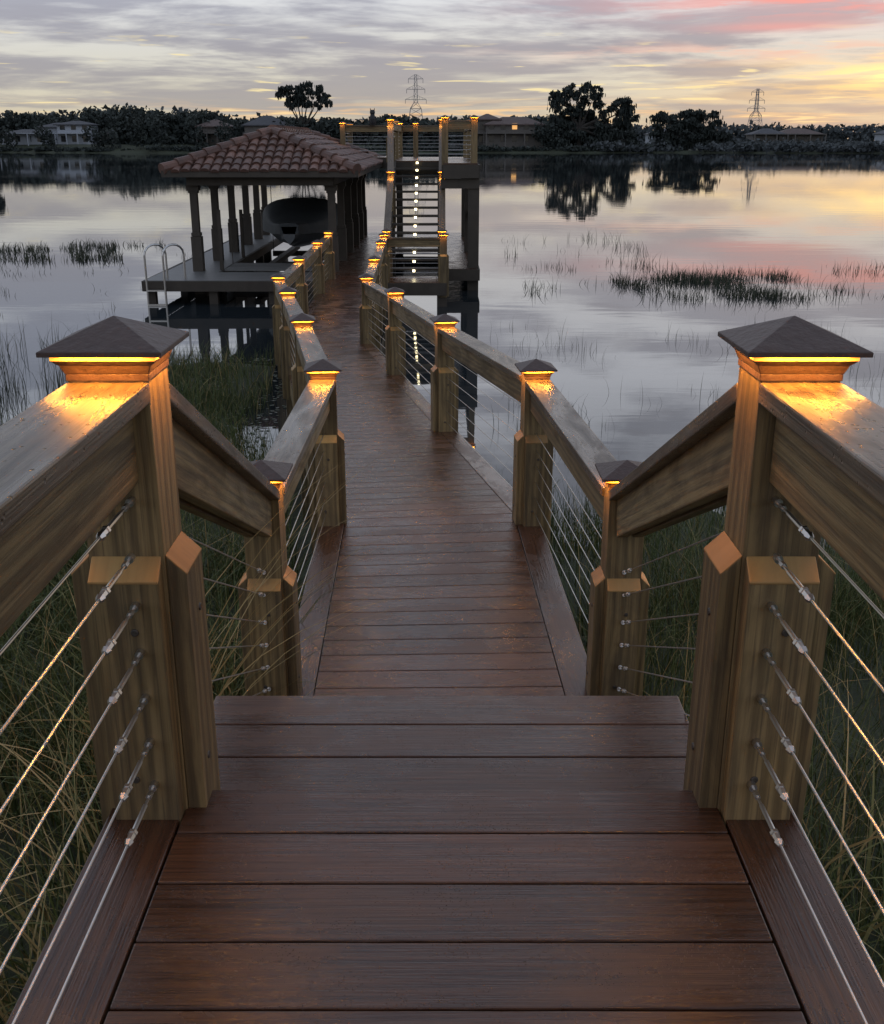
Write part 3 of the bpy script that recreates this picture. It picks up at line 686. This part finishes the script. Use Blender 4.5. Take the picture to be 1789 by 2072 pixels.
# ------------------------------------------------------------ transmission towers
def pylon(x,y,H,w):
    b=B(); th=.2
    def hw(z): return w/2*(1-z/H)**1.0+.55 if z<H*.62 else .75-.35*(z-H*.62)/(H*.38)+.1
    lv=[0,.12,.24,.35,.45,.54,.62,.70,.78,.86,.94,1.]
    for i in range(len(lv)-1):
        z0,z1=lv[i]*H,lv[i+1]*H; a,c=hw(z0),hw(z1)
        P=[(-1,-1),(1,-1),(1,1),(-1,1)]
        for k in range(4):
            u,v=P[k]; u2,v2=P[(k+1)%4]
            b.beam((x+u*a,y+v*a,z0),(x+u*c,y+v*c,z1),th,th,up=(0,1,0.01))
            b.beam((x+u*a,y+v*a,z0),(x+u2*c,y+v2*c,z1),th*.5,th*.5,up=(.1,1,.1)); b.beam((x+u2*a,y+v2*a,z0),(x+u*c,y+v*c,z1),th*.5,th*.5,up=(.1,1,.1))
            b.beam((x+u*c,y+v*c,z1),(x+u2*c,y+v2*c,z1),th*.5,th*.5,up=(.1,.2,1))
    for f,l in((.66,4.6),(.8,4.0),(.94,3.2)):
        z=f*H
        for s in(-1,1):
            b.beam((x,y,z),(x+s*l,y,z+.1),th,th); b.beam((x+s*.5,y,z+1.8),(x+s*l,y,z+.15),th*.6,th*.6); b.beam((x+s*l,y,z),(x+s*l,y,z-1.6),.2,.2,up=(0,1,0))
            for q in(.35,.65): b.beam((x+s*l*q,y,z),(x+s*l*q,y,z+1.8*(1-q)),th*.5,th*.5,up=(0,1,0))
    b.make('transmission_tower',None,[GALV])
pylon(-11.5,500,30,8); pylon(166,600,28.5,8)
# ------------------------------------------------------------ world
w=bpy.data.worlds.new('World'); S.world=w; w.use_nodes=True; nt=w.node_tree; nt.nodes.clear()
out=nt.nodes.new('ShaderNodeOutputWorld'); bg=nt.nodes.new('ShaderNodeBackground'); nt.links.new(bg.outputs[0],out.inputs[0])
tc=nt.nodes.new('ShaderNodeTexCoord'); sp=nt.nodes.new('ShaderNodeSeparateXYZ'); nt.links.new(tc.outputs['Generated'],sp.inputs[0])
x,y,z=sp.outputs; z=M(nt,'MAXIMUM',z,0.); v=M(nt,'DIVIDE',z,M(nt,'ADD',z,.3))
def comb(a,b_,c):
    n=nt.nodes.new('ShaderNodeCombineXYZ'); 
    for s,q in zip(n.inputs,(a,b_,c)): setin(nt,s,q)
    return n.outputs[0]
def lay(kx,kv,off): return comb(M(nt,'MULTIPLY',x,kx),M(nt,'MULTIPLY',y,kx),M(nt,'ADD',M(nt,'MULTIPLY',v,kv),off))
n1=NOISE(nt,lay(4.2,17,2.3),1,9,.56,.35)
n2=NOISE(nt,lay(14,60,5.),1,7,.56,.3)
n3=NOISE(nt,lay(15,95,31.),1,4,.5,.4)
def ramp(f,st):
    r=nt.nodes.new('ShaderNodeValToRGB'); nt.links.new(f,r.inputs[0]); e=r.color_ramp.elements
    e[0].position=st[0][0];e[0].color=(*st[0][1],1); e[1].position=st[-1][0]; e[1].color=(*st[-1][1],1)
    for p,c in st[1:-1]: k=e.new(p); k.color=(*c,1)
    return r.outputs[0]
base=ramp(v,[(0,(.55,.44,.32)),(.06,(.62,.55,.41)),(.14,(.66,.63,.53)),(.25,(.68,.69,.70)),(.40,(.84,.89,1.0)),(.57,(.64,.72,.86)),(.77,(.44,.50,.64))])
cl=ramp(v,[(0,(.43,.37,.31)),(.08,(.40,.375,.35)),(.2,(.355,.35,.39)),(.35,(.43,.46,.56)),(.5,(.40,.45,.56)),(.77,(.30,.34,.44))])
cf=SS(nt,M(nt,'ADD',n1,M(nt,'MULTIPLY',M(nt,'SUBTRACT',n2,.5),.22)),.40,.57)
col=MIX(nt,cf,base,cl)
col=MIX(nt,M(nt,'MULTIPLY',SS(nt,n2,.48,.75),.25),col,(.31,.30,.35))
low=M(nt,'SUBTRACT',1,SS(nt,z,.06,.10))
col=MIX(nt,M(nt,'MULTIPLY',M(nt,'MULTIPLY',SS(nt,n3,.61,.69),low),.8),col,(.95,.80,.43))
fy=SS(nt,y,0,.3)
def gauss(cx_,sx,cz,sz):
    a=M(nt,'DIVIDE',M(nt,'SUBTRACT',x,cx_),sx); c=M(nt,'DIVIDE',M(nt,'SUBTRACT',z,cz),sz)
    return M(nt,'MULTIPLY',M(nt,'EXPONENT',M(nt,'MULTIPLY',M(nt,'ADD',M(nt,'MULTIPLY',a,a),M(nt,'MULTIPLY',c,c)),-1)),fy)
inv=SS(nt,n2,.40,.60,1.,0.)
g=gauss(.40,.15,.046,.019)
col=MIX(nt,M(nt,'MULTIPLY',g,M(nt,'ADD',.25,M(nt,'MULTIPLY',inv,.75)),0,True),col,(1.05,.70,.30))
g0=gauss(.39,.065,.050,.008); col=MIX(nt,M(nt,'MULTIPLY',g0,M(nt,'ADD',.4,M(nt,'MULTIPLY',inv,.6))),col,(1.5,1.1,.45))
gh=gauss(.05,.30,.020,.010); col=MIX(nt,M(nt,'MULTIPLY',gh,M(nt,'MULTIPLY',SS(nt,n3,.46,.6),.7)),col,(.98,.60,.28))
p=gauss(.33,.16,.107,.011); col=MIX(nt,M(nt,'MULTIPLY',p,SS(nt,n2,.42,.56,.3,1.)),col,(.90,.34,.31))
p=gauss(.28,.06,.088,.004); col=MIX(nt,M(nt,'MULTIPLY',p,.7),col,(.82,.36,.34))
p=gauss(.28,.18,.070,.007); col=MIX(nt,M(nt,'MULTIPLY',p,M(nt,'MULTIPLY',inv,.65)),col,(.84,.47,.38))
sky=nt.nodes.new('ShaderNodeTexSky'); sky.sky_type='NISHITA'; sky.sun_disc=False; sky.sun_elevation=math.radians(2.5); sky.sun_rotation=math.radians(24)
sk=nt.nodes.new('ShaderNodeVectorMath'); sk.operation='SCALE'; nt.links.new(sky.outputs[0],sk.inputs[0]); sk.inputs['Scale'].default_value=.004
ad=nt.nodes.new('ShaderNodeVectorMath'); ad.operation='ADD'; nt.links.new(col,ad.inputs[0]); nt.links.new(sk.outputs[0],ad.inputs[1])
nt.links.new(ad.outputs[0],bg.inputs[0]); bg.inputs[1].default_value=1.04
sd=bpy.data.lights.new('sun','SUN'); sd.energy=.08; sd.angle=math.radians(60); sd.color=(1,.75,.5)
so=bpy.data.objects.new('sun',sd); S.collection.objects.link(so)
dirv=V((math.sin(math.radians(24)),math.cos(math.radians(24)),math.tan(math.radians(2.5))))
so.rotation_euler=dirv.to_track_quat('Z','Y').to_euler()
# ------------------------------------------------------------ camera
cd=bpy.data.cameras.new('camera'); co=bpy.data.objects.new('camera',cd); S.collection.objects.link(co)
co.location=(0,0,ZC); co.rotation_euler=(math.radians(90-19.3),0,0)
cd.sensor_fit='HORIZONTAL'; cd.sensor_width=36; cd.lens=2150/1789*36; cd.clip_start=.02; cd.clip_end=6000
S.camera=co
